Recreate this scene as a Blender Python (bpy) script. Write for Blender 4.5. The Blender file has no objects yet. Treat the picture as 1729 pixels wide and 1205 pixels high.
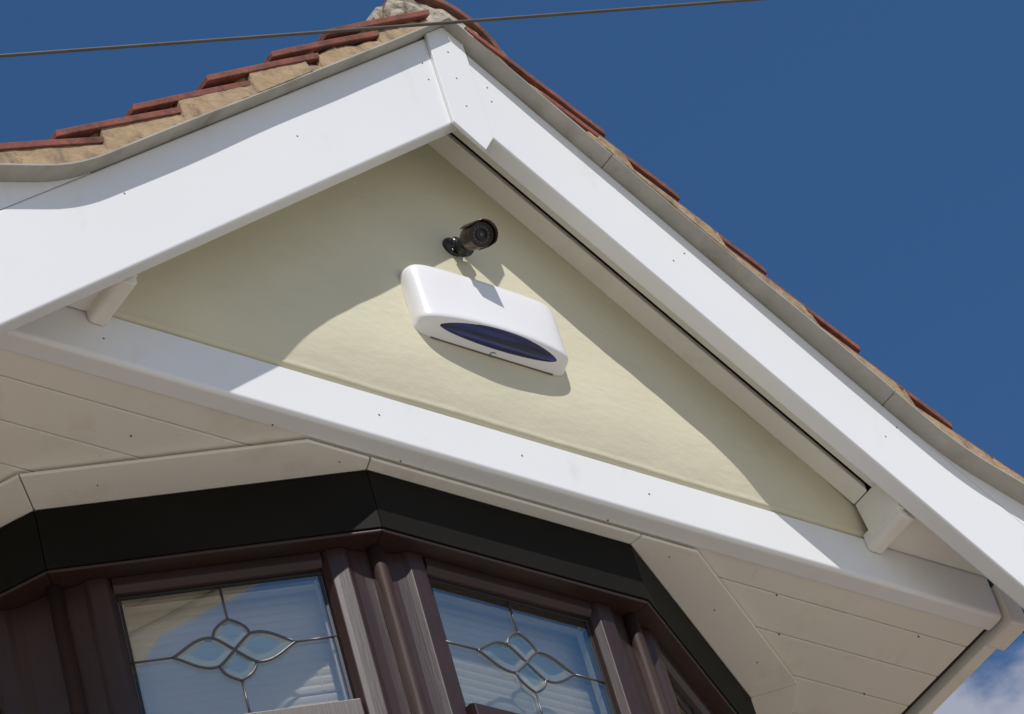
import bpy, bmesh, math, random
from mathutils import Vector, Matrix, noise

random.seed(7)
S = bpy.context.scene
COL = S.collection

# ------------------------------------------------------------------ camera
cd = bpy.data.cameras.new("camera")
cam = bpy.data.objects.new("camera", cd)
COL.objects.link(cam)
cd.sensor_width = 36.0
cd.lens = 6842.416485 / 1729.0 * 36.0
cd.clip_start = 0.1
cd.clip_end = 5000
RX = Vector((0.80296457, -0.55060739, -0.22820912))
DN = Vector((0.24750928, 0.65634351, -0.71270776))
FW = Vector((0.54220573, 0.51579521, 0.66330102))
CAM = Vector((-4.223489904, -4.090803109, -4.911723417))
UPV = -DN
BK = -FW
cam.matrix_world = Matrix(((RX.x, UPV.x, BK.x, CAM.x), (RX.y, UPV.y, BK.y, CAM.y), (RX.z, UPV.z, BK.z, CAM.z), (0, 0, 0, 1)))
S.camera = cam

# ------------------------------------------------------------------ light
SUN = Vector((-0.44, -1.0, 1.54)).normalized()
SUN_EL = math.asin(SUN.z)
SUN_ROT = math.atan2(SUN.x, SUN.y)
W = bpy.data.worlds.new("World")
S.world = W
W.use_nodes = True
nt = W.node_tree
nt.nodes.clear()
N, LK = nt.nodes, nt.links


def nd(t, **kw):
    n = N.new(t)
    for k, v in kw.items():
        setattr(n, k, v)
    return n


out = nd("ShaderNodeOutputWorld")
bg = nd("ShaderNodeBackground")
sky = nd("ShaderNodeTexSky", sky_type="NISHITA", sun_disc=False)
sky.sun_elevation = SUN_EL
sky.sun_rotation = SUN_ROT
sky.altitude = 50
sky.air_density = 1.0
sky.dust_density = 0.1
sky.ozone_density = 4.5
bg.inputs["Strength"].default_value = 0.10
tc = nd("ShaderNodeTexCoord")
mp = nd("ShaderNodeMapping")
mp.inputs["Scale"].default_value = (9, 9, 16)
mp.inputs["Location"].default_value = (1.3, 0.4, 0.0)
nz = nd("ShaderNodeTexNoise")
nz.inputs["Scale"].default_value = 1.6
nz.inputs["Detail"].default_value = 7
nz.inputs["Roughness"].default_value = 0.58
sep = nd("ShaderNodeSeparateXYZ")
band = nd("ShaderNodeMapRange", interpolation_type="SMOOTHSTEP")
band.inputs["From Min"].default_value = 0.600
band.inputs["From Max"].default_value = 0.562
band.inputs["To Min"].default_value = 0.0
band.inputs["To Max"].default_value = 0.36
ad = nd("ShaderNodeMath", operation="ADD")
thr = nd("ShaderNodeMapRange", interpolation_type="SMOOTHSTEP")
thr.inputs["From Min"].default_value = 0.66
thr.inputs["From Max"].default_value = 0.86
thr.inputs["To Max"].default_value = 0.6
mixc = nd("ShaderNodeMix", data_type="RGBA")
mixc.inputs["B"].default_value = (6.4, 6.3, 6.9, 1)
LK.new(tc.outputs["Generated"], mp.inputs["Vector"])
LK.new(mp.outputs[0], nz.inputs["Vector"])
LK.new(tc.outputs["Generated"], sep.inputs[0])
LK.new(sep.outputs["Z"], band.inputs["Value"])
LK.new(nz.outputs["Fac"], ad.inputs[0])
LK.new(band.outputs[0], ad.inputs[1])
LK.new(ad.outputs[0], thr.inputs["Value"])
LK.new(thr.outputs[0], mixc.inputs["Factor"])
hs = nd("ShaderNodeHueSaturation")
hs.inputs["Saturation"].default_value = 1.17
hs.inputs["Value"].default_value = 1.05
LK.new(sky.outputs[0], hs.inputs["Color"])
LK.new(hs.outputs[0], mixc.inputs["A"])
LK.new(mixc.outputs["Result"], bg.inputs["Color"])
LK.new(bg.outputs[0], out.inputs[0])

sl = bpy.data.lights.new("sun", "SUN")
sl.energy = 4.2
sl.angle = math.radians(0.53)
sl.color = (1.0, 0.97, 0.925)
so = bpy.data.objects.new("sun", sl)
COL.objects.link(so)
so.rotation_euler = (-SUN).to_track_quat("-Z", "Y").to_euler()
so.location = SUN * 30

S.view_settings.view_transform = "Standard"
S.view_settings.look = "None"
S.view_settings.exposure = -0.15
S.view_settings.gamma = 1.0

# ------------------------------------------------------------------ materials


def material(name, col, rough=0.5, spec=0.5, var=0.0, vscale=3.0, bump=0.0, bscale=40.0, bstretch=(1, 1, 1), col2=None, c2lo=0.55, c2hi=0.75,
             c2scale=2.0, c2stretch=(1, 1, 1), metal=0.0, coat=0.0, bdetail=6):
    m = bpy.data.materials.new(name)
    m.use_nodes = True
    t = m.node_tree
    p = t.nodes["Principled BSDF"]
    p.inputs["Roughness"].default_value = rough
    p.inputs["Specular IOR Level"].default_value = spec
    p.inputs["Metallic"].default_value = metal
    p.inputs["Coat Weight"].default_value = coat
    tcn = t.nodes.new("ShaderNodeTexCoord")
    src = None
    rgb = t.nodes.new("ShaderNodeRGB")
    rgb.outputs[0].default_value = (*col, 1)
    src = rgb.outputs[0]
    if col2:
        mpn = t.nodes.new("ShaderNodeMapping")
        mpn.inputs["Scale"].default_value = c2stretch
        n = t.nodes.new("ShaderNodeTexNoise")
        n.inputs["Scale"].default_value = c2scale
        n.inputs["Detail"].default_value = 8
        n.inputs["Roughness"].default_value = 0.65
        mr = t.nodes.new("ShaderNodeMapRange")
        mr.inputs["From Min"].default_value = c2lo
        mr.inputs["From Max"].default_value = c2hi
        mx = t.nodes.new("ShaderNodeMix")
        mx.data_type = "RGBA"
        mx.inputs["B"].default_value = (*col2, 1)
        t.links.new(tcn.outputs["Object"], mpn.inputs[0])
        t.links.new(mpn.outputs[0], n.inputs["Vector"])
        t.links.new(n.outputs["Fac"], mr.inputs["Value"])
        t.links.new(mr.outputs[0], mx.inputs["Factor"])
        t.links.new(src, mx.inputs["A"])
        src = mx.outputs["Result"]
    if var:
        n = t.nodes.new("ShaderNodeTexNoise")
        n.inputs["Scale"].default_value = vscale
        n.inputs["Detail"].default_value = 6
        mr = t.nodes.new("ShaderNodeMapRange")
        mr.inputs["From Min"].default_value = 0.3
        mr.inputs["From Max"].default_value = 0.7
        mr.inputs["To Min"].default_value = 1 - var
        mr.inputs["To Max"].default_value = 1 + var
        mx = t.nodes.new("ShaderNodeMix")
        mx.data_type = "RGBA"
        mx.blend_type = "MULTIPLY"
        mx.inputs["Factor"].default_value = 1
        t.links.new(tcn.outputs["Object"], n.inputs["Vector"])
        t.links.new(n.outputs["Fac"], mr.inputs["Value"])
        t.links.new(src, mx.inputs["A"])
        t.links.new(mr.outputs[0], mx.inputs["B"])
        src = mx.outputs["Result"]
    t.links.new(src, p.inputs["Base Color"])
    if bump:
        mpn = t.nodes.new("ShaderNodeMapping")
        mpn.inputs["Scale"].default_value = bstretch
        n = t.nodes.new("ShaderNodeTexNoise")
        n.inputs["Scale"].default_value = bscale
        n.inputs["Detail"].default_value = bdetail
        b = t.nodes.new("ShaderNodeBump")
        b.inputs["Strength"].default_value = bump
        b.inputs["Distance"].default_value = 0.01
        t.links.new(tcn.outputs["Object"], mpn.inputs[0])
        t.links.new(mpn.outputs[0], n.inputs["Vector"])
        t.links.new(n.outputs["Fac"], b.inputs["Height"])
        t.links.new(b.outputs[0], p.inputs["Normal"])
    return m


M = {}
M["pvc"] = material("white_pvc", (0.79, 0.79, 0.79), 0.34, 0.4, var=0.025, vscale=1.5, bump=0.07, bscale=2.2, col2=(0.60, 0.57, 0.52), c2lo=0.60, c2hi=1.05, c2scale=7, c2stretch=(1.6, 1, 0.6))
M["soffit"] = material("aged_cream_soffit", (0.80, 0.768, 0.69), 0.45, 0.35, var=0.05, vscale=2.0, bump=0.06, bscale=4.0,
                       col2=(0.56, 0.49, 0.40), c2lo=0.54, c2hi=0.85, c2scale=4, c2stretch=(1, 1, 1))
M["nail"] = material("nail_head", (0.16, 0.14, 0.12), 0.6)
M["wall"] = material("cream_render", (0.625, 0.585, 0.435), 0.85, 0.2, var=0.03, vscale=4, bump=0.13, bscale=42, bstretch=(0.9, 1, 1.4),
                     col2=(0.55, 0.51, 0.385), c2lo=0.55, c2hi=0.85, c2scale=5, c2stretch=(0.7, 1, 1.8), bdetail=12)


def scuffs(m, lo, hi, col, scale, stretch):
    t = m.node_tree
    p = t.nodes["Principled BSDF"]
    src = p.inputs["Base Color"].links[0].from_socket
    tcn = t.nodes.new("ShaderNodeTexCoord")
    mpn = t.nodes.new("ShaderNodeMapping")
    mpn.inputs["Scale"].default_value = stretch
    n = t.nodes.new("ShaderNodeTexNoise")
    n.inputs["Scale"].default_value = scale
    n.inputs["Detail"].default_value = 10
    n.inputs["Roughness"].default_value = 0.7
    n.inputs["Distortion"].default_value = 0.6
    mr = t.nodes.new("ShaderNodeMapRange")
    mr.inputs["From Min"].default_value = lo
    mr.inputs["From Max"].default_value = hi
    mr.inputs["To Max"].default_value = 0.6
    mx = t.nodes.new("ShaderNodeMix")
    mx.data_type = "RGBA"
    mx.inputs["B"].default_value = (*col, 1)
    t.links.new(tcn.outputs["Object"], mpn.inputs[0])
    t.links.new(mpn.outputs[0], n.inputs["Vector"])
    t.links.new(n.outputs["Fac"], mr.inputs["Value"])
    t.links.new(mr.outputs[0], mx.inputs["Factor"])
    t.links.new(src, mx.inputs["A"])
    t.links.new(mx.outputs["Result"], p.inputs["Base Color"])


scuffs(M["wall"], 0.70, 0.78, (0.36, 0.33, 0.24), 26, (0.7, 1, 1.6))
scuffs(M["soffit"], 0.66, 0.80, (0.34, 0.27, 0.20), 20, (1, 1, 1))
M["cement"] = material("fibre_cement_undercloak", (0.39, 0.37, 0.325), 0.85, 0.2, var=0.12, vscale=9, bump=0.15, bscale=60,
                       col2=(0.26, 0.235, 0.19), c2lo=0.5, c2hi=0.75, c2scale=6)
M["mortar"] = material("sand_mortar", (0.34, 0.245, 0.15), 0.95, 0.1, var=0.14, vscale=25, bump=0.5, bscale=90,
                       col2=(0.17, 0.13, 0.095), c2lo=0.48, c2hi=0.66, c2scale=16, c2stretch=(1.6, 1, 0.7))
M["ridge_mortar"] = material("pale_ridge_mortar", (0.40, 0.355, 0.285), 0.95, 0.1, var=0.2, vscale=18, bump=0.8, bscale=60,
                             col2=(0.16, 0.12, 0.09), c2lo=0.52, c2hi=0.64, c2scale=22)
M["tile"] = material("red_roof_tile", (0.225, 0.080, 0.058), 0.85, 0.2, var=0.22, vscale=9, bump=0.35, bscale=70,
                     col2=(0.10, 0.055, 0.045), c2lo=0.46, c2hi=0.68, c2scale=22)
scuffs(M["tile"], 0.62, 0.70, (0.24, 0.20, 0.15), 40, (1, 1, 1))
M["ridge"] = material("weathered_ridge_tile", (0.19, 0.085, 0.06), 0.9, 0.2, var=0.3, vscale=12, bump=0.5, bscale=60,
                      col2=(0.25, 0.22, 0.17), c2lo=0.52, c2hi=0.7, c2scale=14)
M["deck_and_gap"] = material("roof_felt_and_gap_dark", (0.04, 0.035, 0.03), 0.95)  # roof deck, and the dark pieces that blacken the eaves gaps
M["frame"] = material("mahogany_window_frame", (0.033, 0.0165, 0.0145), 0.42, 0.42, var=0.15, vscale=7, bump=0.05, bscale=220, bstretch=(1, 1, 0.06),
                      col2=(0.024, 0.012, 0.011), c2lo=0.45, c2hi=0.75, c2scale=240, c2stretch=(1, 1, 0.04))
M["header"] = material("dark_header_board", (0.0115, 0.0105, 0.0085), 0.6, 0.06, var=0.1, vscale=5)
M["lead"] = material("lead_came", (0.10, 0.10, 0.11), 0.38, 0.6, metal=0.5, bump=0.1, bscale=80)
M["blind"] = material("pale_blind_slat", (0.78, 0.79, 0.78), 0.5, 0.4)
M["spacer"] = material("aluminium_spacer", (0.55, 0.55, 0.50), 0.4)
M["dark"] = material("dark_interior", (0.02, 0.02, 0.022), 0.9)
M["gasket"] = material("black_gasket", (0.012, 0.012, 0.012), 0.6)
M["brick"] = material("brick_wall", (0.30, 0.17, 0.12), 0.9, 0.2, var=0.2, vscale=8, bump=0.3, bscale=30)
M["siren"] = material("siren_white_plastic", (0.80, 0.79, 0.80), 0.28, 0.5, bump=0.02, bscale=30)
M["logo"] = material("siren_green_mark", (0.12, 0.20, 0.18), 0.5)
M["camblack"] = material("camera_black_plastic", (0.012, 0.012, 0.014), 0.28, 0.5)
M["cambrown"] = material("camera_bronze_paint", (0.040, 0.023, 0.018), 0.26, 0.5, metal=0.4, var=0.1)
M["screw"] = material("bright_screw", (0.6, 0.6, 0.6), 0.3, metal=1.0)
M["led"] = material("led_ring", (0.11, 0.11, 0.10), 0.25)
M["cable"] = material("cable_sheath", (0.085, 0.075, 0.06), 0.5, 0.4, var=0.15, vscale=40)
M["ground"] = material("pale_paving", (0.40, 0.372, 0.315), 0.9, 0.2, var=0.2, vscale=0.6, bump=0.2, bscale=8)


def glass_material(name, refl, tint):
    m = bpy.data.materials.new(name)
    m.use_nodes = True
    t = m.node_tree
    t.nodes.clear()
    o = t.nodes.new("ShaderNodeOutputMaterial")
    g = t.nodes.new("ShaderNodeBsdfGlossy")
    g.inputs["Roughness"].default_value = 0.015
    g.inputs["Color"].default_value = (0.97, 0.94, 0.88, 1)
    tr = t.nodes.new("ShaderNodeBsdfTransparent")
    tr.inputs["Color"].default_value = (*tint, 1)
    lw = t.nodes.new("ShaderNodeLayerWeight")
    lw.inputs["Blend"].default_value = 0.5
    mr = t.nodes.new("ShaderNodeMapRange")
    mr.inputs["To Min"].default_value = refl[0]
    mr.inputs["To Max"].default_value = refl[1]
    mx = t.nodes.new("ShaderNodeMixShader")
    tcn = t.nodes.new("ShaderNodeTexCoord")
    n = t.nodes.new("ShaderNodeTexNoise")
    n.inputs["Scale"].default_value = 5
    n.inputs["Detail"].default_value = 1
    b = t.nodes.new("ShaderNodeBump")
    b.inputs["Strength"].default_value = 0.10
    b.inputs["Distance"].default_value = 0.01
    t.links.new(tcn.outputs["Object"], n.inputs["Vector"])
    t.links.new(n.outputs["Fac"], b.inputs["Height"])
    t.links.new(b.outputs[0], g.inputs["Normal"])
    t.links.new(lw.outputs["Facing"], mr.inputs["Value"])
    t.links.new(mr.outputs[0], mx.inputs["Fac"])
    t.links.new(tr.outputs[0], mx.inputs[1])
    t.links.new(g.outputs[0], mx.inputs[2])
    t.links.new(mx.outputs[0], o.inputs[0])
    return m


M["glass"] = glass_material("double_glazing", (0.10, 0.52), (0.90, 0.89, 0.85))
M["bevel"] = glass_material("bevelled_glass", (0.10, 0.5), (0.86, 0.95, 0.92))


M["lens"] = material("blue_strobe_lens", (0.010, 0.020, 0.16), 0.07, 0.5, coat=0.3, col2=(0.002, 0.003, 0.022), c2lo=0.42, c2hi=0.58, c2scale=1.0, c2stretch=(4, 90, 90))  # blue and dark streaks in the colour stand in for glossy reflections

# ------------------------------------------------------------------ mesh builder


class MB:
    def __init__(self):
        self.v, self.f, self.m = [], [], []

    def add(self, vs, fs, mi=0):
        o = len(self.v)
        self.v += [tuple(x) for x in vs]
        for f in fs:
            self.f.append([i + o for i in f])
            self.m.append(mi)

    def box(self, x0, x1, y0, y1, z0, z1, mi=0):
        vs = [(x, y, z) for x in (x0, x1) for y in (y0, y1) for z in (z0, z1)]
        self.add(vs, [(0, 1, 3, 2), (4, 6, 7, 5), (0, 4, 5, 1), (2, 3, 7, 6), (0, 2, 6, 4), (1, 5, 7, 3)], mi)

    def loft(self, rings, closed=True, caps=True, mi=0):
        n = len(rings[0])
        vs = [p for r in rings for p in r]
        fs = []
        for i in range(len(rings) - 1):
            for j in range(n if closed else n - 1):
                k = (j + 1) % n
                fs.append((i * n + j, i * n + k, (i + 1) * n + k, (i + 1) * n + j))
        if caps:
            fs.append(tuple(range(n - 1, -1, -1)))
            fs.append(tuple((len(rings) - 1) * n + j for j in range(n)))
        self.add(vs, fs, mi)

    def prism(self, poly, axis, a, b, mi=0):
        if axis == "z":
            r = [[(p[0], p[1], h) for p in poly] for h in (a, b)]
        elif axis == "y":
            r = [[(p[0], h, p[1]) for p in poly] for h in (a, b)]
        else:
            r = [[(h, p[0], p[1]) for p in poly] for h in (a, b)]
        self.loft(r, mi=mi)

    def tube(self, pts, r, n=8, mi=0, caps=True):
        pts = [Vector(p) for p in pts]
        rings = []
        prev = None
        for i, p in enumerate(pts):
            d = (pts[min(i + 1, len(pts) - 1)] - pts[max(i - 1, 0)]).normalized()
            if prev is None:
                a = d.orthogonal().normalized()
            else:
                a = (prev - d * prev.dot(d)).normalized()
            prev = a
            b = d.cross(a)
            rr = r[i] if isinstance(r, (list, tuple)) else r
            rings.append([p + (a * math.cos(q) + b * math.sin(q)) * rr for q in [2 * math.pi * k / n for k in range(n)]])
        self.loft(rings, caps=caps, mi=mi)

    def dome(self, c, nrm, r, h, mi=0, n=8):
        c = Vector(c)
        nrm = Vector(nrm).normalized()
        a = nrm.orthogonal().normalized()
        b = nrm.cross(a)
        rings = []
        for rr, hh in ((1, -0.3), (1, 0.3), (0.7, 0.8), (0.2, 1.0)):
            rings.append([c + nrm * hh * h + (a * math.cos(2 * math.pi * k / n) + b * math.sin(2 * math.pi * k / n)) * r * rr for k in range(n)])
        self.loft(rings, mi=mi)

    def build(self, name, mats, parent=None, bevel=0.0, smooth=False, seg=2, extra=None):
        me = bpy.data.meshes.new(name)
        me.from_pydata(self.v, [], self.f)
        if not isinstance(mats, (list, tuple)):
            mats = [mats]
        for m in mats:
            me.materials.append(m)
        for p, mi in zip(me.polygons, self.m):
            p.material_index = mi
        bm = bmesh.new()
        bm.from_mesh(me)
        bmesh.ops.recalc_face_normals(bm, faces=bm.faces)
        if bevel:
            es = [e for e in bm.edges if len(e.link_faces) == 2 and e.calc_face_angle(0) > math.radians(35)]
            bmesh.ops.bevel(bm, geom=es, offset=bevel, offset_type="OFFSET", segments=seg, profile=0.5, affect="EDGES", clamp_overlap=True)
        if extra is not None:
            vs = [bm.verts.new(p) for p in extra.v]
            fs = []
            for f in extra.f:
                q = bm.faces.new([vs[i] for i in f])
                q.material_index = len(mats) - 1
                fs.append(q)
            bmesh.ops.recalc_face_normals(bm, faces=fs)
        bm.to_mesh(me)
        bm.free()
        if smooth:
            for p in me.polygons:
                p.use_smooth = True
        o = bpy.data.objects.new(name, me)
        COL.objects.link(o)
        if parent is not None:
            o.parent = parent
        return o


def tag(o, label, cat, group=None, kind=None):
    o["label"] = label
    o["category"] = cat
    if group:
        o["group"] = group
    if kind:
        o["kind"] = kind


def root(name, label, cat):
    o = bpy.data.objects.new(name, None)
    COL.objects.link(o)
    o.empty_display_size = 0.2
    tag(o, label, cat)
    return o


# ------------------------------------------------------------------ the ground
GZ = -6.45
g = MB()
g.add([(-900, -900, GZ), (900, -900, GZ), (900, 900, GZ), (-900, 900, GZ)], [(0, 1, 2, 3)])
go = g.build("ground", M["ground"])
go["kind"] = "structure"
go["label"] = "pale paved ground in front of the house"

# ------------------------------------------------------------------ the house
T = 0.83
SB = 0.852      # barge bottom apex
ST = 1.112      # barge top apex
SF = 0.924      # raking soffit
HF = 0.118      # fascia height
YB = -0.1606    # barge face
WY = -0.020     # render face

house = root("bay_window_house", "cream rendered house gable with white barge boards above a brown leaded bay window", "house")


def flare(x):
    u = abs(x) - 0.975
    if u <= 0:
        return 0.0
    return 1.6 * u * u if u < 0.14 else 0.03136 + 0.448 * (u - 0.14)


def frange(a, b, st):
    n = max(1, int(round(abs(b - a) / st)))
    return [a + (b - a) * i / n for i in range(n + 1)]


XE = 1.37
XR = 1.305


def slope_slab(mb, sgn, x0, x1, y0, y1, sb, stp, fl_b=0, fl_t=0, step=0.05, mi=0):
    rings = []
    for x in frange(x0, x1, step):
        zb = sb - T * x + fl_b * flare(x)
        zt = stp - T * x + fl_t * flare(x)
        X = x * sgn
        rings.append([(X, y0, zb), (X, y1, zb), (X, y1, zt), (X, y0, zt)])
    mb.loft(rings, mi=mi)


# gable wall (render, with a rounded bell-mouth bottom edge)
gw = MB()
XW = 1.0
prof = [(0.06, 0.1205), (0.020, 0.1208), (0.010, 0.1214), (0.004, 0.1228), (0.0, 0.1252), (-0.0026, 0.1288), (-0.0039, 0.1325)]
prof += [(-0.0205 + 0.0172 * ((0.285 - z) / 0.150) ** 2.0, z) for z in (0.137, 0.143, 0.15, 0.16, 0.17, 0.18, 0.19, 0.20, 0.21, 0.22, 0.235, 0.25, 0.265)]
prof += [(WY, 0.285)]
nx = 80
rows = []
for (y, z) in prof + [(WY, 0.285 + (1.06 - 0.285) * k / 30) for k in range(1, 31)]:
    row = []
    for i in range(nx + 1):
        x = -XW + 2 * XW * i / nx
        wob = 0.0016 * noise.noise(Vector((x * 4, z * 6, 3))) + 0.0011 * noise.noise(Vector((x * 11, z * 22, 8)))
        dz = 0.0022 * noise.noise(Vector((x * 7, 1.0, z * 5))) if z < 0.2 else 0
        row.append((x, y + wob, z + dz))
    rows.append(row)
vs = [p for r in rows for p in r]
fs = []
for i in range(len(rows) - 1):
    for j in range(nx):
        fs.append((i * (nx + 1) + j, i * (nx + 1) + j + 1, (i + 1) * (nx + 1) + j + 1, (i + 1) * (nx + 1) + j))
# keep only what lies below the raking soffit
keep = []
for f in fs:
    cx = sum(vs[k][0] for k in f) / 4
    cz = sum(vs[k][2] for k in f) / 4
    if cz < SF + 0.06 - T * abs(cx):
        keep.append(f)
gw.add(vs, keep)
gw.box(-1.15, 1.15, 0.03, 0.10, 0.125, 0.16)
gw.prism([(-0.95, 0.16), (0.95, 0.16), (0.0, 0.95)], "y", 0.03, 0.10)
wall_o = gw.build("gable_wall", M["wall"], house, smooth=True)


# barge boards
def barge(sgn):
    b = MB()
    slope_slab(b, sgn, 0.0, XE, YB, -0.118, SB, ST, 0, 0, 0.08)
    nails = {-1: [(-0.471, 0.601), (-0.921, 0.265), (-0.08, 0.979), (-0.077, 0.931)],
             1: [(0.081, 0.973), (0.08, 0.93), (0.447, 0.604), (0.487, 0.64), (0.884, 0.255), (0.93, 0.295)]}[sgn]
    nb = MB()
    for (x, z) in nails:
        nb.dome((x, YB, z), (0, -1, 0), 0.0022, 0.0012, 0)
    o = b.build("barge_board", [M["pvc"], M["nail"]], house, bevel=0.005, seg=3, extra=nb)
    # wedge closing the flare above the straight board
    w = MB()
    rings = []
    for x in frange(0.985, XE, 0.025):
        zb = ST - T * x + 0.0008
        zt = ST - T * x + flare(x) + 0.001
        rings.append([(x * sgn, YB + 0.0012, zb), (x * sgn, -0.12, zb), (x * sgn, -0.12, zt), (x * sgn, YB + 0.0012, zt)])
    w.loft(rings)
    w.build("flare_strip", M["pvc"], o)
    # raking soffit: outer strip, dark groove, inner trim board against the wall
    s = MB()
    slope_slab(s, sgn, 0.0, 0.93, -0.117, -0.0745, SF + 0.004, SF + 0.02)
    slope_slab(s, sgn, 0.0, 0.886, -0.0650, -0.0195, SF, SF + 0.02)
    s.build("rake_soffit", M["soffit"], o, bevel=0.0025)
    return o


barge_l = barge(-1)
barge_r = barge(1)

# apex cover plate
c = MB()
zt = lambda x: ST - T * abs(x) + 0.004
poly = [(-0.053, zt(-0.053)), (-0.053, 0.808), (0.011, 0.750), (0.043, 0.799), (0.043, zt(0.043)), (0, zt(0))]
c.prism(poly, "y", YB - 0.009, YB - 0.0005)
nb = MB()
for (x, z) in [(-0.007, 1.035), (-0.007, 0.955), (-0.005, 0.872)]:
    nb.dome((x, YB - 0.009, z), (0, -1, 0), 0.0022, 0.0012, 0)
ac = c.build("apex_cover", [M["pvc"], M["nail"]], house, bevel=0.0015, extra=nb)

# fascia board
f = MB()
r = 0.010
fp = [(0.0, HF), (0.045, HF), (0.045, 0.0)]
for k in range(7):
    a = math.pi / 2 * k / 6
    fp.append((r - r * math.sin(a), r - r * math.cos(a)))
f.prism(fp, "x", -1.236, 1.234)
nb = MB()
for (x, z) in [(-0.312, 0.063), (0.327, 0.062), (-0.911, 0.052), (0.02, 0.066)]:
    nb.dome((x, 0, z), (0, -1, 0), 0.0024, 0.0013, 0)
f.build("fascia_board", [M["pvc"], M["nail"]], house, bevel=0.002, extra=nb)

# eaves soffit boards (tongued, running along the fascia)
sf = MB()
y = 0.0455
for k in range(9):
    y1 = 0.108 if k == 0 else 0.108 + 0.1 * k
    sf.box(-1.224, 1.224, y + 0.001, y1 - 0.001, 0.004, 0.014)
    y = y1
sf.box(-1.212, 1.212, 0.046, 0.99, 0.0145, 0.02)
nb = MB()
for (x, y) in [(-0.538, 0.041), (0.235, 0.040), (0.712, 0.109), (1.094, 0.113), (0.793, 0.207), (1.097, 0.304), (-0.253, 0.04), (-0.77, 0.16)]:
    nb.dome((x, y, 0.002 if y > 0.05 else 0.0), (0, 0, -1), 0.0019, 0.003, 0)
sf.build("eaves_soffit", [M["soffit"], M["nail"]], house, bevel=0.0022, extra=nb)

# soffit trim round the head of the bay
c3, s3 = math.cos(math.pi / 6), 0.5
L = 0.62
PB = Vector((-0.31, 0.075))
PC = Vector((0.312, 0.075))
PA = PB + L * Vector((-c3, s3))
PD = PC + L * Vector((c3, s3))
PE = PD + L * Vector((s3, c3))
PZ = PA + L * Vector((-s3, c3))
ring_in = [PZ, PA, PB, PC, PD, PE]


def offset_line(pts, d):
    res = []
    for i, p in enumerate(pts):
        ns = []
        if i > 0:
            e = (pts[i] - pts[i - 1]).normalized()
            ns.append(Vector((e.y, -e.x)))
        if i < len(pts) - 1:
            e = (pts[i + 1] - pts[i]).normalized()
            ns.append(Vector((e.y, -e.x)))
        n = sum(ns, Vector((0, 0))) / len(ns)
        n = n.normalized() / max(0.3, n.normalized().dot(ns[0]))
        res.append(p + n * d)
    return res


ring_out = offset_line(ring_in, 0.098)
tr = MB()
nbp = []
for i in range(5):
    a, b = ring_in[i], ring_in[i + 1]
    if i == 2:
        ao = Vector((a.x + 0.0, 0.0468)) + Vector((-0.008, 0))
        bo = Vector((b.x + 0.008, 0.0468))
    else:
        ao, bo = ring_out[i].copy(), ring_out[i + 1].copy()
        d = (bo - ao)
        if i == 1:
            q = (0.0468 - ao.y) / d.y
            bo2 = ao + d * q
            poly = [a, b, Vector((b.x - 0.0095, 0.0468)), bo2, ao]
        if i == 3:
            q = (0.0468 - bo.y) / (ao.y - bo.y)
            ao2 = bo + (ao - bo) * q
            poly = [a, b, bo, ao2, Vector((a.x + 0.0095, 0.0468))]
    if i in (0, 2, 4):
        poly = [a, b, bo, ao]
    cen = sum(poly, Vector((0, 0))) / len(poly)
    e = (b - a).normalized()
    # open the butt joints by a hair
    pl = []
    for p in poly:
        along = (p - cen).dot(e)
        pl.append(p - e * (0.0011 if along > 0 else -0.0011))
    tr.prism([(p.x, p.y) for p in pl], "z", -0.0105, -0.0030)
nb = MB()
for (x, y) in [(0.411, 0.078), (0.79, 0.285), (-0.372, 0.074), (-0.77, 0.285), (0.6, 0.18)]:
    nb.dome((x, y, -0.0105), (0, 0, -1), 0.0019, 0.0015, 0)
tr.build("soffit_trim", [M["soffit"], M["nail"]], house, bevel=0.002, extra=nb)

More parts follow.
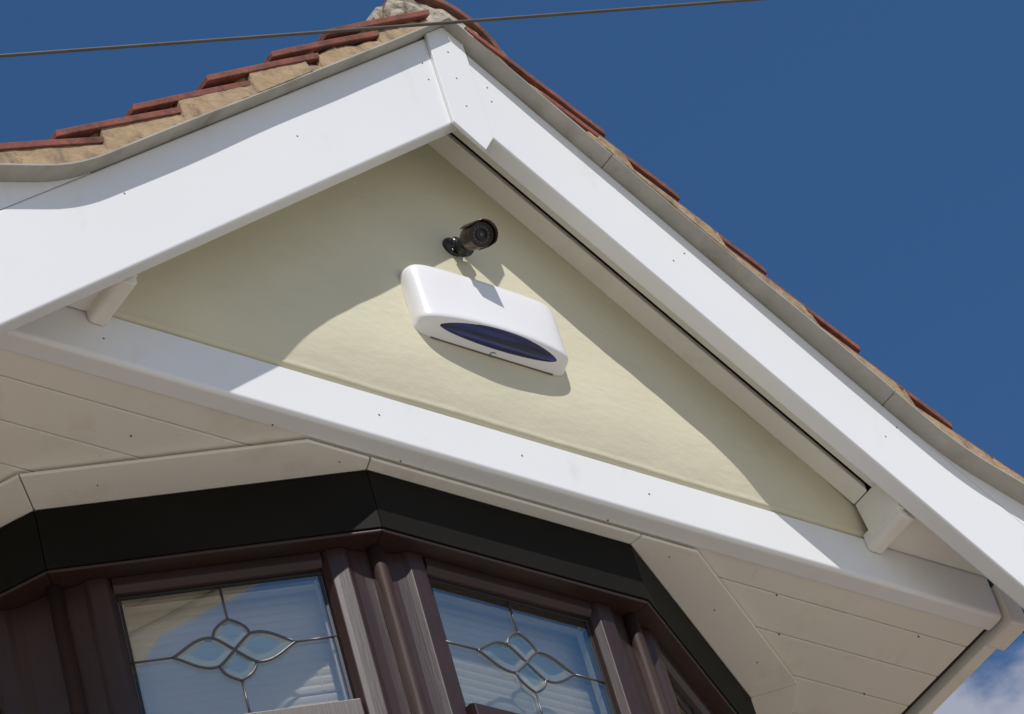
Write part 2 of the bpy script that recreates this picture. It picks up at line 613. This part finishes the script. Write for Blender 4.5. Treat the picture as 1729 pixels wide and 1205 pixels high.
# horizontal soffit of the box ends, the closing blocks and side fascias
for sgn in (-1, 1):
    b = MB()
    X = sorted((0.93 * sgn, 1.236 * sgn))
    b.box(X[0], X[1], -0.117, -0.002, 0.108, 0.116)
    b.build("box_soffit", M["soffit"], house, bevel=0.0015)
    k = MB()
    k.prism([(0.886 * sgn, 0.188), (0.8985 * sgn, 0.104), (0.914 * sgn, 0.104), (0.906 * sgn, 0.188)], "y", -0.1165, -0.0215)
    kp = []
    cx0, cx1, zb = 0.899, 0.944, 0.083
    for (cx, cz, a0, a1) in ((0.911, 0.095, 180, 270), (0.928, 0.093, 270, 360)):
        rr = 0.012 if cx < 0.92 else 0.010
        for q in range(7):
            a = math.radians(a0 + (a1 - a0) * q / 6)
            kp.append(((cx + rr * math.cos(a)) * sgn, cz + rr * math.sin(a)))
    kp += [(0.938 * sgn, 0.125), (0.899 * sgn, 0.125)]
    k.prism(kp, "y", -0.112, -0.0012)
    k.build("closing_block", M["soffit"], house, bevel=0.0015)
    s = MB()
    r = 0.016
    sp = [(2.6, 0.09), (-0.006, 0.09)]
    for q in range(6, -1, -1):
        a = math.pi / 2 * q / 6
        sp.append((-0.006 + r - r * math.sin(a), -0.012 + r - r * math.cos(a)))
    sp += [(2.6, -0.012)]
    xa, xb = sorted((1.243 * sgn, 1.276 * sgn))
    s.prism(sp, "x", xa, xb)
    s.build("side_fascia", M["soffit"], house, bevel=0.003)
    ec = MB()
    ec.box(*sorted((1.2435 * sgn, 1.293 * sgn)), -0.011, 0.075, -0.0165, 0.092)
    ec.build("fascia_end_cap", M["soffit"], house, bevel=0.005)
    cb_ = MB()  # dark board added so the gap under the barge end looks dark
    cb_.box(*sorted((1.278 * sgn, 1.36 * sgn)), 0.03, 0.05, 0.03, 0.15)
    cb_.build("gap_dark_board", M["deck_and_gap"], house)
    pl = MB()
    pl.box(*sorted((1.0 * sgn, 1.235 * sgn)), 0.05, 0.09, 0.021, 0.30)
    pl.build("backing_board", M["deck_and_gap"], house)
    eb = MB()  # dark strip added above the soffit end gap, standing in for its shade
    eb.box(*sorted((1.2135 * sgn, 1.2425 * sgn)), 0.047, 1.0, 0.0148, 0.03)
    eb.build("gap_shade_strip", M["deck_and_gap"], house)

# ------------------------------------------------------------------ roof
TAILS = [0.345, 0.50, 0.682, 0.875, 1.068, 1.262]
TL, TT = 0.30, 0.0125
LIFT = {-1: 0.014, 1: 0.001}


def tile_top(xt, x, sgn):
    """s of a tile's top face at x for a tile whose tail is at xt"""
    q = (xt - x) / TL
    return 1.208 - 0.054 * q + 0.5 * flare(xt) * (1 - q) + 0.5 * flare(max(0.0, xt - TL)) * q + LIFT[sgn]


for sgn in (-1, 1):
    dk = MB()
    slope_slab(dk, sgn, 0.0, 1.270, -0.115, 2.8, ST + 0.012, ST + 0.030, 1, 1)
    ro = dk.build("roof_slope", M["deck_and_gap"], house)
    # undercloak sheets with hairline joints
    uc = MB()
    joints = {-1: [0.0, XR], 1: [0.0, 0.335, 0.915, XR]}[sgn]
    for a, b in zip(joints, joints[1:]):
        rings = []
        for x in frange(a + 0.0012, b - 0.0012, 0.03):
            wy = 0.004 * noise.noise(Vector((x * 3.1 * sgn, 2.0, 0)))
            fy = -0.1965 + wy - (0.006 if x > 0.9 else 0.006 * x / 0.9)
            z0 = ST + 0.0015 - T * x + flare(x)
            if x < 0.2:
                z0 += 0.012 * (1 - x / 0.2) * 0.3
            rings.append([(x * sgn, fy, z0), (x * sgn, -0.02, z0), (x * sgn, -0.02, z0 + 0.0042), (x * sgn, fy, z0 + 0.0042)])
        uc.loft(rings)
    rings = []  # extra thin layer, added to block sun leaking through the joints
    for x in frange(0.0, XR, 0.03):
        z0 = ST + 0.0058 - T * x + flare(x)
        rings.append([(x * sgn, -0.188, z0), (x * sgn, -0.02, z0), (x * sgn, -0.02, z0 + 0.002), (x * sgn, -0.188, z0 + 0.002)])
    uc.loft(rings)
    uc.build("undercloak", M["cement"], ro)
    # tiles
    tl = MB()
    for i, xt in enumerate(TAILS):
        x_head = max(0.03, xt - TL)
        ypos = -0.190 + random.uniform(-0.003, 0.003)
        kk = 0
        while ypos < 2.6:
            wdt = 0.30
            dx = random.uniform(-0.006, 0.006) if kk else 0.0
            ds = random.uniform(-0.002, 0.002)
            rings = []
            for q in range(7):
                x = xt + dx + (x_head - xt) * q / 6
                camber = 0.0015 * math.sin(math.pi * q / 6)
                s_top = tile_top(xt, x, sgn) + ds + camber
                z = s_top - T * x
                X = x * sgn
                jit = 0.0012 * noise.noise(Vector((x * 30, ypos * 5, i * 3.0)))
                th = TT / math.cos(math.atan(T)) * (1.0)
                rings.append([(X, ypos + jit, z - th), (X, ypos + wdt, z - th), (X, ypos + wdt, z), (X, ypos + jit, z)])
            tl.loft(rings)
            ypos += wdt + 0.004
            kk += 1
    tl.build("roof_tiles", M["tile"], ro, bevel=0.0016)
    # verge mortar under and between the tiles
    mo = MB()
    th = TT / math.cos(math.atan(T))

    for a, b in ((0.05, XR - 0.02),):
        rings = []
        for x in frange(a, b, 0.006):
            ct = [xt for xt in TAILS if xt - TL <= x <= xt]
            sb = ST + 0.0062 + flare(x)
            if ct:
                low = max(ct)
                st_ = tile_top(low, x, sgn) - th + 0.002
                near = low - x
            else:
                st_ = sb + 0.03
                near = 1
            rough = noise.noise(Vector((x * 28 * sgn, 0.3, 5))) + 0.6 * noise.noise(Vector((x * 75 * sgn, 0.9, 1)))
            upper = x < 0.42 and sgn < 0
            if upper:
                st_ -= 0.010 + 0.006 * rough
            if sgn > 0 and 0.12 < x < 0.30:
                st_ -= 0.016 + 0.006 * rough
            # crack between patches
            for xt in TAILS:
                if abs(x - (xt - 0.115)) < 0.004 and sgn > 0:
                    st_ -= 0.012
            if sgn > 0 and x > 0.32:
                st_ += 0.005 + 0.003 * rough
            st_ = max(st_, sb + 0.006)
            fy = -0.1865 + 0.0014 * rough + (0.008 if upper else 0) - (0.0055 if sgn > 0 and x > 0.32 else 0)
            rings.append([(x * sgn, min(fy - 0.008, -0.1985 - 0.003 * min(1.0, x) + 0.001 * rough) + (0.004 if upper else 0), sb - T * x), (x * sgn, -0.10, sb - T * x), (x * sgn, -0.10, st_ - T * x), (x * sgn, fy, st_ - T * x)])
        mo.loft(rings)
    for i in range(1, len(TAILS)):
        lo_x, hi_x = TAILS[i] - TL, TAILS[i - 1]
        rings = []
        start = TAILS[i - 1] - random.uniform(0.080, 0.10)
        for x in frange(max(lo_x, 0.05), start, 0.006):
            b_ = tile_top(TAILS[i], x, sgn)
            t_ = tile_top(TAILS[i - 1], x, sgn) - th
            rough = noise.noise(Vector((x * 40, sgn * 3.0, i)))
            fy = -0.176 + 0.004 * rough + 0.012 * max(0, (x - start + 0.02) / 0.02)
            rings.append([(x * sgn, fy, b_ - T * x - 0.001), (x * sgn, -0.10, b_ - T * x - 0.001), (x * sgn, -0.10, t_ - T * x + 0.001), (x * sgn, fy, t_ - T * x + 0.001)])
        if len(rings) > 2:
            mo.loft(rings)
    mo.build("verge_mortar", M["mortar"], ro)

# ridge tiles with a mortared end
RC = 1.056
rt = MB()
yy = -0.172
for k in range(6):
    rings = []
    ro_, ri_ = 0.158, 0.143
    y1 = yy + 0.445
    for yk in frange(yy, y1, 0.09):
        ring = []
        for q in range(17):
            a = math.radians(10 + 160 * q / 16)
            w = 1 + 0.015 * noise.noise(Vector((math.cos(a) * 2, yk * 9, math.sin(a) * 2)))
            ring.append((ro_ * w * math.cos(a), yk, RC + ro_ * w * math.sin(a)))
        for q in range(16, -1, -1):
            a = math.radians(10 + 160 * q / 16)
            ring.append((ri_ * math.cos(a), yk, RC + ri_ * math.sin(a)))
        rings.append(ring)
    rt.loft(rings)
    yy = y1 + 0.007
rto = rt.build("ridge_tile", M["ridge"], house, bevel=0.002)
rm = MB()
# lumpy infill
rings = []
nr, na = 10, 36
cv = []
for i in range(nr + 1):
    rr = 0.146 * i / nr
    r_i = rr
    for j in range(na):
        a = 2 * math.pi * j / na
        rr = r_i
        if math.cos(a) < -0.15 and math.sin(a) > 0:
            rr *= 1 + 0.07 * min(1.0, (-math.cos(a) - 0.15) / 0.3) + 0.04 * noise.noise(Vector((a * 5, 0, 0)))
        x, z = rr * math.cos(a), rr * math.sin(a)
        zz = RC + z
        lowlim = ST + 0.012 - T * abs(x)
        zz = max(zz, lowlim)
        side = max(0.0, min(1.0, (-x - 0.03) / 0.05))
        n1 = noise.noise(Vector((x * 26, zz * 26, 1.7)))
        n2 = noise.noise(Vector((x * 70, zz * 70, 4.1)))
        yv = -0.174 - 0.012 * n1 - 0.007 * n2 + 0.022 * (rr / 0.146) ** 5 * (1 - side)
        cv.append((x, yv, zz))
cf = []
for i in range(nr):
    for j in range(na):
        k = (j + 1) % na
        cf.append((i * na + j, i * na + k, (i + 1) * na + k, (i + 1) * na + j))
back = [(p[0], -0.10, p[2]) for p in cv[nr * na:]]
nb0 = len(cv)
cv += back
for j in range(na):
    k = (j + 1) % na
    cf.append((nr * na + j, nr * na + k, nb0 + k, nb0 + j))
rm.add(cv, cf)
# bedding fillets along both lower edges of the ridge tile
for sgn in (-1, 1):
    rings = []
    for yk in frange(-0.165, 2.5, 0.03):
        n1 = noise.noise(Vector((yk * 14, sgn * 4.0, 0)))
        w = 0.020 + 0.009 * n1
        xo = (0.158 + 0.008 + 0.008 * n1) * sgn
        zo = RC + 0.022
        yq = yk - 0.006 * n1
        rings.append([(xo - 0.05 * sgn, yq, zo + 0.03), (xo + 0.008 * sgn, yq, zo - 0.022), (xo + 0.012 * sgn, yq, zo - 0.004), (xo - 0.002 * sgn, yq, zo + w + 0.012), (xo - 0.03 * sgn, yq, zo + w + 0.03)])
    rm.loft(rings)
rm.build("ridge_mortar", M["ridge_mortar"], rto, smooth=False)

# ------------------------------------------------------------------ the bay window
# header board
hd = MB()
inn = offset_line(ring_in, -0.018)
for i in range(5):
    a, b = ring_in[i], ring_in[i + 1]
    ai, bi = inn[i], inn[i + 1]
    e = (b - a).normalized() * 0.0007
    hd.prism([(a + e).to_tuple(), (b - e).to_tuple(), (bi - e).to_tuple(), (ai + e).to_tuple()], "z", -0.152, -0.0108)
hd.build("window_header", M["header"], house, bevel=0.001)
hl = MB()
o1, o2 = offset_line(ring_in, -0.003), offset_line(ring_in, -0.075)
for i in range(5):
    hl.prism([o1[i].to_tuple(), o1[i + 1].to_tuple(), o2[i + 1].to_tuple(), o2[i].to_tuple()], "z", -0.160, -0.1525)
hl.build("head_strip", M["frame"], house, bevel=0.0025)

PZT, PZB = -0.200, -0.508
ZBOT = -1.75


def window(p0, p1, ph=0.190):
    """one facet: p0 -> p1 as seen from outside, left to right"""
    e2 = (p1 - p0)
    ln = e2.length
    u = e2.normalized()
    nin = Vector((-u.y, u.x))
    mid = (p0 + p1) / 2
    mat = Matrix(((u.x, nin.x, 0, mid.x), (u.y, nin.y, 0, mid.y), (0, 0, 1, 0), (0, 0, 0, 1)))

    def place(o):
        for v in o.data.vertices:
            v.co = mat @ v.co
        return o

    f = MB()
    half = ln / 2
    for sg in (-1, 1):
        pr = [(ph - 0.004, 0.085), (ph - 0.004, 0.062), (ph + 0.001, 0.047), (ph + 0.013, 0.034), (ph + 0.024, 0.033), (ph + 0.047, 0.034), (ph + 0.056, 0.043), (ph + 0.074, 0.050), (half - 0.018, 0.056), (half - 0.023, 0.085)]
        f.prism([(sg * a, b) for a, b in pr], "z", ZBOT, -0.1605)
    hp = [(0.085, PZT + 0.004), (0.062, PZT + 0.004), (0.047, PZT + 0.008), (0.038, PZT + 0.018), (0.038, -0.1605), (0.085, -0.1605)]
    f.prism(hp, "x", -ph - 0.003, ph + 0.003)
    tp = [(0.085, PZB - 0.004), (0.062, PZB - 0.004), (0.047, PZB - 0.008), (0.030, PZB - 0.010), (0.018, PZB - 0.018), (0.018, PZB - 0.062), (0.03, PZB - 0.068), (0.085, PZB - 0.068)]
    f.prism(tp, "x", -ph - 0.003, ph + 0.003)
    f.prism([(0.085, ZBOT), (0.03, ZBOT), (0.03, ZBOT + 0.06), (0.085, ZBOT + 0.06)], "x", -ph - 0.003, ph + 0.003)
    fo_ = place(f.build("window", M["frame"], house, bevel=0.0018))
    # gasket
    g_ = MB()
    for sg in (-1, 1):
        g_.box(*sorted((sg * (ph - 0.0035), sg * (ph - 0.0085))), 0.0535, 0.06, PZB, PZT)
    g_.box(-ph, ph, 0.0535, 0.06, PZT - 0.001, PZT + 0.004)
    g_.box(-ph, ph, 0.0535, 0.06, PZB - 0.004, PZB + 0.002)
    place(g_.build("gasket", M["gasket"], fo_))
    sp_ = MB()
    for sg in (-1, 1):
        sp_.box(*sorted((sg * (ph - 0.010), sg * (ph - 0.014))), 0.070, 0.082, PZB, PZT)
    sp_.box(-ph, ph, 0.070, 0.082, PZT - 0.013, PZT - 0.009)
    place(sp_.build("spacer_bar", M["spacer"], fo_))
    p = MB()
    p.box(-ph, ph, 0.056, 0.061, PZB, PZT)
    p.box(-ph, ph, 0.056, 0.061, ZBOT + 0.06, PZB - 0.068)
    place(p.build("pane", M["glass"], fo_))
    # lead pattern: four petals round a crossing, with straight bars
    l = MB()
    cz, w, h = -0.350, 0.112, 0.073
    yl = 0.0548

    def pt(a, b):
        return (a * w, yl, cz + b * h)

    def bez(a, b, c_, d, n=14):
        o_ = []
        for i in range(n + 1):
            t = i / n
            o_.append(tuple(sum(k * q[j] for k, q in zip(((1 - t) ** 3, 3 * t * (1 - t) ** 2, 3 * t * t * (1 - t), t ** 3), (a, b, c_, d))) for j in range(3)))
        return o_

    R = 0.0026
    ax, az = 0.30, 0.46
    for sx in (-1, 1):
        for sz in (-1, 1):
            node = pt(sx * ax, sz * az)
            l.tube(bez(pt(sx, 0), pt(sx * 0.78, sz * 0.18), pt(sx * 0.58, sz * 0.58), node), R, 6)
            l.tube(bez(pt(0, sz), pt(sx * 0.10, sz * 0.90), pt(sx * 0.27, sz * 0.78), node), R, 6)
            l.tube(bez(node, pt(sx * 0.20, sz * 0.34), pt(sx * 0.08, sz * 0.14), pt(0, 0)), R, 6)
        l.tube([pt(sx, 0), (sx * ph, yl, cz)], R * 0.85, 6)
    l.tube([pt(0, 1), (0, yl, PZT)], R * 0.85, 6)
    l.tube([pt(0, -1), (0, yl, PZB)], R * 0.85, 6)
    place(l.build("lead_came", M["lead"], fo_, smooth=True))
    # bevelled glass pieces inside the petals
    bv = MB()

    def petal(pts):
        n = len(pts)
        cx = sum(q[0] for q in pts) / n
        cz_ = sum(q[1] for q in pts) / n
        r0 = [(q[0], 0.0555, q[1]) for q in pts]
        r1 = [(cx + (q[0] - cx) * 0.62, 0.0515, cz_ + (q[1] - cz_) * 0.62) for q in pts]
        fs_ = [(k, (k + 1) % n, n + (k + 1) % n, n + k) for k in range(n)] + [tuple(range(n, 2 * n))]
        bv.add(r0 + r1, fs_)

    def b2(a, b, c_, d, n=5):
        return [(q[0], q[2]) for q in bez(a, b, c_, d, n)][:-1]

    for sx in (-1, 1):
        petal(b2(pt(sx, 0), pt(sx * 0.78, 0.18), pt(sx * 0.58, 0.58), pt(sx * ax, az)) + b2(pt(sx * ax, az), pt(sx * 0.2, 0.34), pt(sx * 0.08, 0.14), pt(0, 0))
              + b2(pt(0, 0), pt(sx * 0.08, -0.14), pt(sx * 0.2, -0.34), pt(sx * ax, -az)) + b2(pt(sx * ax, -az), pt(sx * 0.58, -0.58), pt(sx * 0.78, -0.18), pt(sx, 0)))
    for sz in (-1, 1):
        petal(b2(pt(0, sz), pt(0.10, sz * 0.9), pt(0.27, sz * 0.78), pt(ax, sz * az)) + b2(pt(ax, sz * az), pt(0.2, sz * 0.34), pt(0.08, sz * 0.14), pt(0, 0))
              + b2(pt(0, 0), pt(-0.08, sz * 0.14), pt(-0.2, sz * 0.34), pt(-ax, sz * az)) + b2(pt(-ax, sz * az), pt(-0.27, sz * 0.78), pt(-0.1, sz * 0.9), pt(0, sz)))
    place(bv.build("bevelled_glass", M["bevel"], fo_))
    # venetian blind behind the glass
    bl = MB()
    z = -0.19
    while z > -1.7:
        sec = [(0.1125, 0.0), (0.1110, 0.0065), (0.1105, 0.013), (0.1118, 0.0196)]
        ringb = [(yq, z + h) for yq, h in sec] + [(yq + 0.0006, z + h) for yq, h in sec[::-1]]
        bl.prism(ringb, "x", -0.235, 0.235)
        z -= 0.020
    bl.box(-0.24, 0.24, 0.10, 0.14, -0.185, -0.162)
    for sx in (-0.15, 0.15):
        bl.box(sx - 0.001, sx + 0.001, 0.110, 0.111, -1.7, -0.18)
    place(bl.build("blind", M["blind"], fo_))
    return fo_


for i in range(5):
    window(ring_in[i], ring_in[i + 1], 0.150 if i in (0, 4) else 0.190)
# mullion beads at the corners of the bay
for i in range(1, 5):
    p = offset_line(ring_in, -0.051)[i]
    m = MB()
    m.tube([(p.x, p.y, ZBOT), (p.x, p.y, -0.1605)], 0.0150, 20)
    q = offset_line(ring_in, -0.082)[i]
    m.tube([(q.x, q.y, ZBOT), (q.x, q.y, -0.1605)], 0.026, 8)
    m.build("mullion_bead", M["frame"], house, smooth=True)

# dark room, lower bay wall, main house behind
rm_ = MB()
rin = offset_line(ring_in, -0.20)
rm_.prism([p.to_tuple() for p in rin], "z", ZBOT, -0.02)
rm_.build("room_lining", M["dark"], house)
bw = MB()
bo_ = offset_line(ring_in, -0.02)
bw.prism([p.to_tuple() for p in bo_], "z", GZ + 0.003, ZBOT - 0.03)
bw.build("bay_wall", M["brick"], house)
sl_ = MB()
so1 = offset_line(ring_in, 0.03)
sl_.prism([p.to_tuple() for p in so1], "z", ZBOT - 0.029, ZBOT - 0.001)
sl_.build("window_sill", M["frame"], house, bevel=0.004)
mw = MB()
mw.box(-4.2, 4.2, 1.02, 1.25, GZ + 0.003, -0.05)
mw.build("main_wall", M["brick"], house)
for sgn in (-1, 1):
    mr_ = MB()
    xa, xb = sorted((1.36 * sgn, 4.4 * sgn))
    mr_.loft([[(x, 0.75, -0.12), (x, 4.2, 2.6), (x, 4.2, 2.7), (x, 0.75, -0.02)] for x in (xa, xb)])
    mr_.build("main_roof", M["tile"], house)

# ------------------------------------------------------------------ alarm siren on the gable
siren = root("alarm_siren", "white alarm siren box with dark blue oval lens on the cream gable wall", "alarm siren")
siren.location = (0.002, WY, 0.39)


SW, SH = 0.181, 0.085


def sdepth(x, z=-1.0):
    u = min(1.0, abs(x) / SW)
    w = max(0.0, min(1.0, (z + 0.055) / 0.11))
    return 0.0585 * (1 - (0.34 - 0.20 * w) * u ** 2.2)


PROF = [(0.0, 0.090), (0.25, 0.090), (0.45, 0.0895), (0.60, 0.087), (0.70, 0.082), (0.755, 0.073), (0.785, 0.060), (0.81, 0.045), (0.86, 0.015), (0.91, -0.015), (0.955, -0.040),
        (0.98, -0.050), (0.995, -0.056), (1.0, -0.0595), (0.992, -0.0632), (0.97, -0.0665), (0.93, -0.069), (0.75, -0.0728), (0.5, -0.0775), (0.25, -0.082), (0.12, -0.084), (0.05, -0.085), (0.0, -0.085)]
sb_ = MB()
rings = []
nxs = 56
for i in range(nxs + 1):
    a = math.pi * i / nxs
    u = -math.cos(a)
    u = math.copysign(abs(u) ** 0.85, u)
    x = SW * u
    k = max(0.0, 1 - abs(u) ** 13) ** (1 / 2.3)
    kd = max(0.0, 1 - abs(u) ** 12) ** (1 / 3.0)
    ring = []
    for d, z in PROF:
        zz = z * (0.68 + 0.32 * k)
        ring.append((x, -d * sdepth(x, z) * max(kd, 0.02), zz))
    rings.append(ring)
sb_.loft(rings)
body = sb_.build("cover", M["siren"], siren, smooth=True)
bp = MB()
bp.prism([(-SW + 0.004, -0.055), (-SW + 0.035, -0.0854), (SW - 0.035, -0.0854), (SW - 0.004, -0.055), (SW - 0.004, 0.055), (SW - 0.035, 0.0854), (-SW + 0.035, 0.0854), (-SW + 0.004, 0.055)], "y", 0.006, -0.0035)
bp.build("back_plate", material("siren_back_plate", (0.16, 0.13, 0.10), 0.6), siren)
# lens on the leaning underside
ln = MB()
cv, cf = [], []
nr, na = 10, 56
nrm = Vector((0, -0.33, -0.94)).normalized()
for i in range(nr + 1):
    rr = i / nr
    for j in range(na):
        a = 2 * math.pi * j / na
        ux = 0.1435 * rr * math.cos(a)
        vv = rr * math.sin(a)
        D = sdepth(ux)
        fr = 0.625 + 0.355 * vv
        dd = D * fr
        zz = -0.0690 - (0.93 - fr) * 0.0185
        p = Vector((ux, -dd, zz)) + nrm * (0.0055 * math.sqrt(max(0, 1 - rr * rr)) - 0.0006)
        cv.append(p)
for i in range(nr):
    for j in range(na):
        k = (j + 1) % na
        cf.append((i * na + j, i * na + k, (i + 1) * na + k, (i + 1) * na + j))
ln.add(cv, cf)
ln.build("lens", M["lens"], siren, smooth=True)
lg = MB()
arc = []
for k in range(9):
    a = math.radians(60 + 250 * k / 8)
    arc.append((-0.001 + 0.0065 * math.cos(a), -0.0062 - 0.0042 * math.sin(a), -0.0848 + 0.0010 * math.sin(a)))
lg.tube(arc, 0.0011, 6)
lg.build("emblem", M["logo"], siren)

# ------------------------------------------------------------------ security camera
cc = root("security_camera", "small black and bronze bullet security camera on a swivel bracket above the siren", "security camera")
cc.location = (-0.006, WY, 0.596)


def ring_tube(prof, origin, axis, n=28, up=Vector((0, 0, 1))):
    axis = axis.normalized()
    a = (up - axis * up.dot(axis)).normalized()
    b = axis.cross(a)
    return [[origin + axis * h + (a * math.cos(2 * math.pi * k / n) + b * math.sin(2 * math.pi * k / n)) * r for k in range(n)] for (r, h) in prof], a, b


b_ = MB()
O = Vector((0, 0, 0))
rg, _, _ = ring_tube([(0.023, 0.0), (0.023, 0.005), (0.021, 0.0085), (0.013, 0.011), (0.012, 0.014), (0.0115, 0.022)], O + Vector((-0.008, 0, 0.006)), Vector((0, -1, 0)))
b_.loft(rg)
base = b_.build("base", M["camblack"], cc, smooth=True)
for (x, z) in ((-0.014, 0.018), (0.007, 0.017), (-0.014, -0.009)):
    sc = MB()
    sc.dome((x, -0.0075, z), (0, -1, 0), 0.0040, 0.003, 0)
    sc.build("screw", M["screw"], base, smooth=True)
jn = MB()
kn = Vector((0.003, -0.026, -0.010))
rg, ka, kb = ring_tube([(0.010, -0.012), (0.0195, -0.010), (0.021, -0.006), (0.021, 0.004), (0.019, 0.008), (0.012, 0.010), (0.003, 0.0105)], kn, Vector((0.25, -1, -0.45)))
jn.loft(rg)
jn.tube([kn, kn + Vector((-0.004, -0.012, 0.014)), kn + Vector((-0.006, -0.03, 0.022)), Vector((-0.010, -0.062, 0.004))], [0.012, 0.011, 0.009, 0.008], 14)
jn.build("swivel_joint", M["camblack"], cc, smooth=True)
front = Vector((-0.0285, -0.109, -0.068))
axis = Vector((-0.22, -0.74, -0.62)).normalized()
rear = front - axis * 0.062
bd = MB()
rg, ua, ub = ring_tube([(0.008, -0.006), (0.018, -0.002), (0.0235, 0.003), (0.0255, 0.010), (0.0258, 0.046), (0.0248, 0.049), (0.0248, 0.053), (0.0258, 0.055), (0.0258, 0.061), (0.0240, 0.063), (0.0230, 0.059)], rear, axis)
bd.loft(rg)
bdo = bd.build("body", M["cambrown"], cc, smooth=True, bevel=0.0)
fc = MB()
rg, _, _ = ring_tube([(0.0235, 0.056), (0.0235, 0.0595), (0.011, 0.0595), (0.011, 0.062), (0.009, 0.063), (0.0085, 0.060), (0.002, 0.0595)], rear, axis)
fc.loft(rg)
fc.build("front_glass", M["camblack"], cc, smooth=False)
le = MB()
for k in range(14):
    a = 2 * math.pi * k / 14
    le.dome(rear + axis * 0.0597 + (ua * math.cos(a) + ub * math.sin(a)) * 0.0165, axis, 0.0022, 0.0016, 0)
le.dome(rear + axis * 0.0597, axis, 0.0042, 0.003, 0, 12)
le.build("infrared_leds", M["led"], cc, smooth=True)
# sunshade hood: partial sleeve over the top
hd_ = MB()
rings = []
upw = Vector((0.55, -0.15, 0.75))
a_ = (upw - axis * upw.dot(axis)).normalized()
bb_ = axis.cross(a_)
for h in frange(0.004, 0.076, 0.018):
    ring = []
    span = 100 if h < 0.07 else 80
    for q in range(17):
        an = math.radians(-span + 2 * span * q / 16)
        ring.append(rear + axis * h + (a_ * math.cos(an) + bb_ * math.sin(an)) * 0.0292)
    for q in range(16, -1, -1):
        an = math.radians(-span + 2 * span * q / 16)
        ring.append(rear + axis * h + (a_ * math.cos(an) + bb_ * math.sin(an)) * 0.0275)
    rings.append(ring)
hd_.loft(rings)
hd_.dome(rear + axis * 0.034 + a_ * 0.029, a_, 0.006, 0.006, 0, 12)
hd_.build("sunshade", M["cambrown"], cc, smooth=True)

# ------------------------------------------------------------------ overhead cable


def ray(px, py):
    return (RX * ((px - 864.5) / 6842.416) + DN * ((py - 602.5) / 6842.416) + FW)


A = CAM + ray(0, 94) * ((-1.25 - CAM.z) / ray(0, 94).z)
Bp = CAM + ray(1270, -1) * ((-1.05 - CAM.z) / ray(1270, -1).z)
dr = (Bp - A)
pts = []
for k in range(-60, 121):
    t_ = k / 12
    sag = 0.0025 * (t_ * (t_ - 1))
    pts.append(A + dr * t_ + Vector((0, 0, sag)))
cb = MB()
cb.tube(pts, 0.0022, 12)
cbo = cb.build("overhead_cable", M["cable"], smooth=True)
tag(cbo, "thin dark overhead cable crossing the sky in front of the roof apex", "cable")
